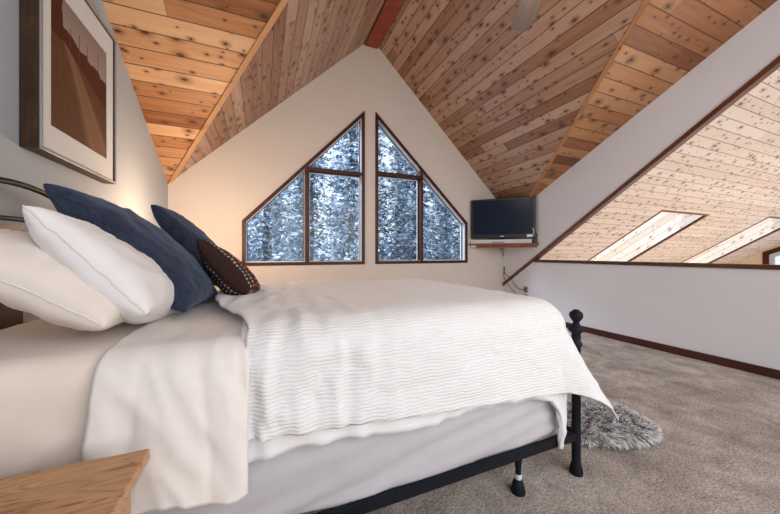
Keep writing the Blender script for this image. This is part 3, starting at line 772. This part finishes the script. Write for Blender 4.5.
# navy denim look
def denim(name, c1, c2):
    t = NT(name); v = t.coord(); mp = t.n('ShaderNodeMapping'); mp.inputs['Scale'].default_value = (1, .12, 1); t.l(v, mp.inputs[0])
    mp2 = t.n('ShaderNodeMapping'); mp2.inputs['Scale'].default_value = (.12, 1, .12); t.l(v, mp2.inputs[0])
    a = t.noise(mp.outputs[0], 300, 2); b = t.noise(mp2.outputs[0], 300, 2); c = t.noise(v, 6, 3)
    s = t.math('ADD', t.math('ADD', t.math('MULTIPLY', a, .4), t.math('MULTIPLY', b, .4)), t.math('MULTIPLY', c, .2))
    t.base(t.ramp(s, [(.38, c1), (.62, c2)]), .9, .15); t.b.inputs['Sheen Weight'].default_value = .35; t.b.inputs['Sheen Tint'].default_value = (.4, .5, .7, 1)
    t.bump(s, .5, .003); return t.m
M['navy'] = denim('navy_denim', (.012, .017, .034), (.038, .049, .082))
pillow('euro_pillow', 'large square navy pillow leaning behind the upper white pillow', GP, (-.25, 1.655, .815), (-.665, 1.70, 1.27), .0, .60, .20, M['navy'], 12.4, n=52)
pillow('euro_pillow', 'square navy pillow beyond the larger one, half hidden', GP, (-.20, 2.37, .84), (-.575, 2.37, 1.325), 0, .54, .18, M['navy'], 17.7, n=40)
t = NT('woven_pattern'); sep = t.n('ShaderNodeSeparateXYZ'); t.l(t.coord('UV'), sep.inputs[0]); u, v = sep.outputs[0], sep.outputs[1]
wv = t.noise(t.vec(t.math('MULTIPLY', u, 60.0), t.math('MULTIPLY', v, 60.0)), 3, 2)
col = t.mix(wv, (.028, .014, .012), (.055, .028, .022))
def band(lo, hi): return t.math('MULTIPLY', t.math('GREATER_THAN', u, lo), t.math('LESS_THAN', u, hi))
def chev(lo, hi, fq, duty):
    mid = (lo + hi) / 2; k = t.math('MULTIPLY', t.math('ABSOLUTE', t.math('SUBTRACT', u, mid)), .9)
    fr = t.math('FRACT', t.math('MULTIPLY', t.math('ADD', v, k), fq)); return t.math('MULTIPLY', band(lo, hi), t.math('LESS_THAN', fr, duty))
for lo, hi, fq, du, c in ((.05, .085, 17, .5, (.45, .40, .36)), (.14, .18, 17, .5, (.45, .40, .36)), (.24, .34, 12, .55, (.42, .12, .035)), (.40, .44, 17, .5, (.45, .42, .4)), (.47, .62, 1, 1, (.16, .17, .19)), (.66, .76, 12, .55, (.42, .12, .035)), (.82, .86, 17, .5, (.45, .40, .36)), (.92, .95, 17, .5, (.45, .40, .36))):
    col = t.mix(chev(lo, hi, float(fq), float(du)), col, c)
dot = t.math('LESS_THAN', t.math('ADD', t.math('POWER', t.math('MULTIPLY', t.math('SUBTRACT', u, .29), 1.5), 2.0), t.math('POWER', t.math('SUBTRACT', v, .52), 2.0)), .0050)
col = t.mix(dot, col, (.36, .085, .02))
t.base(col, .9, .1); t.bump(wv, .5, .004); M['woven'] = t.m
pillow('lumbar_pillow', 'small dark brown pillow with rust and white woven stripes', GP, (-.045, 1.85, .80), (-.265, 1.93, 1.06), -.12, .50, .17, M['woven'], 21.2, n=40)
for o, a, b in ():
    pass

# ------------------------------------------------------------------ nightstand
NX0, NX1, NY0, NY1, NZ = -.80, -.238, .40, .868, .60
root = thing('nightstand', 'light pine nightstand beside the bed in front of ivory mattress', 'nightstand', (NX0, NY0, 0))
pw_ = planks('honey_pine', .8, [(.36, .17, .065), (.50, .26, .11), (.58, .33, .15), (.64, .38, .19)], knot=(.20, .085, .035), seed=31., knots=1.0, length=6, bs=.7)
t = NT('honey_pine_figured'); v = t.coord(); mp = t.n('ShaderNodeMapping'); mp.inputs['Scale'].default_value = (1.2, 7, 7); t.l(v, mp.inputs[0])
wn_ = t.noise(mp.outputs[0], 1.6, 2, .5, 1.5); fr_ = t.math('FRACT', t.math('MULTIPLY', wn_, 14.0)); fi_ = t.noise(mp.outputs[0], 22, 3, .6)
big_ = t.noise(mp.outputs[0], .9, 2, .5, .8)
t.base(t.ramp(t.math('ADD', t.math('MULTIPLY', t.math('PINGPONG', fr_, .5), .75), t.math('MULTIPLY', fi_, .45)), [(.18, (.27, .115, .045)), (.32, (.50, .265, .12)), (.6, (.58, .33, .155)), (.8, (.63, .38, .19))]), .4, .35); pw_ = t.m
def nb_(name, a, b, m=pw_, bv=.003, par=None, uvf=None):
    bm = bmesh.new(); box(bm, tuple(Vector(a) - Vector((NX0, NY0, 0))), tuple(Vector(b) - Vector((NX0, NY0, 0))))
    uvset(bm, uvf or (lambda c: (c.x + c.z * .3, c.y + c.z + .1))); return bevel(link(name, bm, m, par or root), bv)
nb_('top', (NX0, NY0, NZ - .026), (NX1, NY1, NZ), bv=.005)
nb_('side_panel', (NX0 + .02, NY0 + .02, .06), (NX1 - .03, NY0 + .04, NZ - .026)); nb_('side_panel', (NX0 + .02, NY1 - .04, .06), (NX1 - .03, NY1 - .02, NZ - .026))
nb_('back_panel', (NX0 + .02, NY0 + .04, .06), (NX0 + .035, NY1 - .04, NZ - .026)); nb_('bottom_panel', (NX0 + .035, NY0 + .04, .06), (NX1 - .04, NY1 - .04, .08))
for k, (z0, z1) in enumerate(((.10, .33), (.345, .56))):
    d = nb_('drawer', (NX1 - .045, NY0 + .045, z0), (NX1 - .024, NY1 - .045, z1), bv=.004)
    bm = bmesh.new(); bmesh.ops.create_uvsphere(bm, u_segments=16, v_segments=10, radius=.014, matrix=Matrix.Translation((NX1 - .010 - NX0, (NY1 - NY0) / 2, (z0 + z1) / 2))); link('knob', bm, M['shelf'], d, True)
for x in (NX0 + .02, NX1 - .065):
    for y in (NY0 + .02, NY1 - .055): nb_('leg', (x, y, 0), (x + .035, y + .035, .06))

# ------------------------------------------------------------------ furry cushion on the carpet
cx, cy = 1.83, 1.19
t = NT('grey_fur'); oi = t.coord('UV'); sp = t.n('ShaderNodeSeparateXYZ'); t.l(oi, sp.inputs[0])
tip = t.ramp(sp.outputs[1], [(0, (.05, .048, .05)), (.3, (.30, .29, .29)), (.7, (.9, .88, .86))])
t.base(t.mix(sp.outputs[0], tip, (.10, .095, .10)), .8, .2); M['fur'] = t.m
fc = thing('fur_cushion', 'shaggy grey fur cushion lying on carpet behind the foot post', 'cushion', (cx, cy, 0))
ang = -.35
def cush(u, v):   # u angle, v polar 0 top .. 1 bottom rim
    th = u * 2 * PI; ph = v * PI
    rr = math.sin(ph); a = abs(math.cos(th)) ** 3.0 + abs(math.sin(th)) ** 3.0; k = a ** (-1 / 3.0)
    x, y, z = .265 * rr * math.cos(th) * k, .185 * rr * math.sin(th) * k, .055 * math.cos(ph) + .058
    return Vector((x * math.cos(ang) - y * math.sin(ang), x * math.sin(ang) + y * math.cos(ang), max(.004, z)))
bm = bmesh.new(); NU, NV = 48, 20; rows = [[bm.verts.new(cush(i / NU, (j + .001) / NV)) for i in range(NU)] for j in range(NV + 1)]
for j in range(NV):
    for i in range(NU): bm.faces.new((rows[j][i], rows[j + 1][i], rows[j + 1][(i + 1) % NU], rows[j][(i + 1) % NU]))
bmesh.ops.remove_doubles(bm, verts=bm.verts, dist=1e-5); bmesh.ops.recalc_face_normals(bm, faces=bm.faces)
link('cushion_body', bm, plain('fur_backing', (.12, .115, .12), .95, .1), fc, True)
bm = bmesh.new(); uvl = bm.loops.layers.uv.verify(); rr_ = random.Random(5)
for k in range(15000):
    u, v = rr_.random(), .02 + .55 * math.sqrt(rr_.random()); p = cush(u, v)
    e = .01; n = (cush(u + e, v) - p).cross(cush(u, v + e) - p).normalized()
    if n.dot(p - Vector((0, 0, .03))) < 0: n = -n
    cl = noise.noise_vector(p * 22) * .9; L = rr_.uniform(.022, .046)
    dr = (n * .55 + cl + Vector((.35, -.35, -.2)) * .9 + Vector((rr_.gauss(0, .2), rr_.gauss(0, .2), rr_.gauss(0, .15)))).normalized()
    m_ = p + dr * L * .55; q = m_ + (dr + Vector((0, 0, -.45))).normalized() * L * .5; q.z = max(.003, q.z); m_.z = max(.004, m_.z)
    sd = dr.cross(Vector((rr_.random() - .5, rr_.random() - .5, rr_.random()))).normalized() * rr_.uniform(.0009, .0016)
    a, b, c_, d_ = bm.verts.new(p - sd), bm.verts.new(p + sd), bm.verts.new(m_ + sd), bm.verts.new(m_ - sd); tp = bm.verts.new(q)
    dk = 1.0 if rr_.random() < .2 else 0.0
    f = bm.faces.new((a, b, c_, d_)); 
    for l, w in zip(f.loops, (0, 0, .55, .55)): l[uvl].uv = (dk, w)
    f = bm.faces.new((d_, c_, tp))
    for l, w in zip(f.loops, (.55, .55, 1)): l[uvl].uv = (dk, w)
link('fur', bm, M['fur'], fc, False)['kind'] = 'stuff'

# ------------------------------------------------------------------ outside: snow, hill and trees
bm = bmesh.new(); nx, ny = 40, 40; g = {}
for i in range(nx + 1):
    for j in range(ny + 1):
        x, y = -40 + 90 * i / nx, 7.9 + 70 * j / ny
        z = -3.4 + max(0, y - 22) * .16 + 1.2 * fbm(x * .05, y * .05, 2) * min(1, max(0, (y - 8) / 20))
        g[i, j] = bm.verts.new((x, y, z))
for i in range(nx):
    for j in range(ny): bm.faces.new((g[i, j], g[i + 1, j], g[i + 1, j + 1], g[i, j + 1]))
link('ground', bm, M['snow'], None, True, 'structure')
t = NT('snowy_needles'); n_ = t.n('ShaderNodeNewGeometry'); sp = t.n('ShaderNodeSeparateXYZ'); t.l(t.coord('UV'), sp.inputs[0])
t.base(t.ramp(sp.outputs[0], [(.0, (.09, .135, .17)), (.35, (.19, .26, .32)), (.55, (.36, .44, .52)), (.9, (.66, .74, .84))]), .85, .2)
M['needle'] = t.m
def tree_meshes(seed, h):
    r = random.Random(seed); bt = bmesh.new()
    tube(bt, [(0, 0, 0), (.03, .02, h * .5), (0, .03, h)], [.20, .13, .03], 10)
    bf = bmesh.new(); uvl = bf.loops.layers.uv.verify()
    z = h * .12
    while z < h * .99:
        k = 1 - z / h; ln = .35 + 1.25 * k ** .6
        for b in range(7):
            a = r.uniform(0, 2 * PI); L = ln * r.uniform(.6, 1.1); droop = r.uniform(.15, .45)
            steps = int(7 + L * 12)
            for s in range(steps):
                f = (s + r.random()) / steps
                c = Vector((math.cos(a) * L * f, math.sin(a) * L * f, z - droop * L * f * f + r.gauss(0, .03)))
                c += Vector((-math.sin(a), math.cos(a), 0)) * r.gauss(0, .13 * (1 - f * .5))
                sz = r.uniform(.045, .12)
                d1 = Vector((r.gauss(0, 1), r.gauss(0, 1), r.gauss(0, .5))).normalized() * sz; d2 = d1.cross(Vector((r.gauss(0, 1), r.gauss(0, 1), r.gauss(0, 1)))).normalized() * sz * r.uniform(.3, .7)
                fc_ = bf.faces.new([bf.verts.new(c + q) for q in (-d1, -d2 * .7, d1, d2)])
                uvv = r.random() ** 1.1
                for l in fc_.loops: l[uvl].uv = (uvv, .5)
        z += .15
    mt, mf = bpy.data.meshes.new('trunk'), bpy.data.meshes.new('foliage'); bt.to_mesh(mt); bf.to_mesh(mf); bt.free(); bf.free()
    mt.materials.append(M['bark']); mf.materials.append(M['needle']); return mt, mf
protos = [tree_meshes(s, h) for s, h in ((1, 11.5), (2, 9.5), (3, 13))]
labels = ['leftmost snowy conifer seen through the left window', 'snowy conifer with a pale trunk behind the left side pane', 'snowy conifer behind the mullion of the left window', 'tall snowy conifer behind the middle pane of left window', 'snowy conifer in line with the strip of wall between the windows',
          'tall snowy conifer behind the casement of the right window', 'snowy conifer filling the pointed upper pane of the right window', 'snowy conifer behind the mullion of the right window', 'snowy conifer seen through the right side pane', 'rightmost snowy conifer seen through the right window']
R3 = random.Random(12)
spots = [(-.9, 12.8, 1), (.15, 9.8, 0), (1.75, 12.4, 2), (2.75, 9.6, 0), (4.3, 12.7, 1), (5.25, 9.9, 2), (3.75, 11.2, 2), (6.9, 12.9, 0), (7.9, 10.1, 1), (9.7, 12.6, 2)]
for i, (x, y, k) in enumerate(spots):
    e = thing('conifer', labels[i], 'tree', (x, y, -3.6 + (0 if y < 12 else .1)), group='snowy trees outside the windows')
    e.rotation_euler.z = R3.uniform(0, 6.28); e.scale = [R3.uniform(.9, 1.1)] * 3
    for nm, me in zip(('trunk', 'foliage'), protos[k]):
        c = bpy.data.objects.new(nm, me); COL.objects.link(c); c.parent = e
far_m = protos
for i in range(13):
    x = -2.8 + i * 1.7 + R3.uniform(-.15, .15); y = 16.5 + 3.2 * (i % 2) + R3.uniform(-.3, .3)
    e = thing('conifer', 'distant snowy conifer in the grove behind the nearer trees', 'tree', (x, y, -3.5), group='distant conifers in the grove')
    e.rotation_euler.z = R3.uniform(0, 6.28); e.scale = [R3.uniform(.8, 1.05)] * 3
    for nm, me in zip(('trunk', 'foliage'), far_m[i % 3]):
        c = bpy.data.objects.new(nm, me); COL.objects.link(c); c.parent = e

# ------------------------------------------------------------------ light
w = bpy.data.worlds.new('sky'); S.world = w; w.use_nodes = True; nt = w.node_tree; nt.nodes.clear()
o = nt.nodes.new('ShaderNodeOutputWorld'); b = nt.nodes.new('ShaderNodeBackground'); b.inputs[1].default_value = 1.0
tc = nt.nodes.new('ShaderNodeTexCoord'); sx = nt.nodes.new('ShaderNodeSeparateXYZ'); rp = nt.nodes.new('ShaderNodeValToRGB'); mr = nt.nodes.new('ShaderNodeMapRange')
nt.links.new(tc.outputs['Generated'], sx.inputs[0]); nt.links.new(sx.outputs[2], mr.inputs[0]); mr.inputs[1].default_value = -.2; mr.inputs[2].default_value = 1
nt.links.new(mr.outputs[0], rp.inputs[0]); e = rp.color_ramp.elements
e[0].position = 0; e[0].color = (.55, .6, .68, 1); e[1].position = 1; e[1].color = (.62, .75, 1.0, 1)
q = e.new(.2); q.color = (.95, .98, 1, 1)
nt.links.new(rp.outputs[0], b.inputs[0]); nt.links.new(b.outputs[0], o.inputs[0])
def area(name, loc, target, size, power, col, sy=None):
    l = bpy.data.lights.new(name, 'AREA'); l.energy = power; l.color = col; l.size = size
    if sy: l.shape = 'RECTANGLE'; l.size_y = sy
    ob = bpy.data.objects.new(name, l); COL.objects.link(ob); ob.location = loc
    ob.rotation_euler = (Vector(target) - Vector(loc)).to_track_quat('-Z', 'Y').to_euler(); return ob
area('fill_behind', (1.8, -1.5, 1.7), (1.6, 3, 1.2), 3.2, 46, (1, .95, .90), 2.2)  # unseen fill light added behind the camera
area('sky_fill', (-.5, 7.2, 6.4), (3.2, 1.2, .8), 3, 900, (.80, .89, 1))  # unseen area lamp added outside to boost light through the windows
area('great_room_fill', (8.5, 1.0, -1.8), (8.5, 3.5, 3), 6, 125, (1, .95, .90), 4)  # unseen fill added low down to brighten the ceiling beyond the opening
def point(name, loc, power, col, r=.1):
    l = bpy.data.lights.new(name, 'POINT'); l.energy = power; l.color = col; l.shadow_soft_size = r
    ob = bpy.data.objects.new(name, l); COL.objects.link(ob); ob.location = loc
point('bedside_lamp', (-.46, 3.2, 1.27), 31, (1, .70, .46), .16)
point('fan_fill', (HX, HY, HZf - .22), 7, (1, .80, .62), .09)  # added warm point light; the fan has no lamp of its own
l = bpy.data.lights.new('sun', 'SUN'); l.energy = 1.6; l.angle = .03; l.color = (1, .95, .88)
ob = bpy.data.objects.new('sun', l); COL.objects.link(ob); ob.location = (0, 0, 12); ob.rotation_euler = Vector((.78, .06, -1)).to_track_quat('-Z', 'Y').to_euler()
sc_ = S.view_settings; sc_.view_transform = 'Standard'; sc_.look = 'None'; sc_.exposure = .40; sc_.gamma = 1; sc_.use_curve_mapping = False
S.cycles.max_bounces = 8; S.cycles.diffuse_bounces = 5; S.cycles.transparent_max_bounces = 12
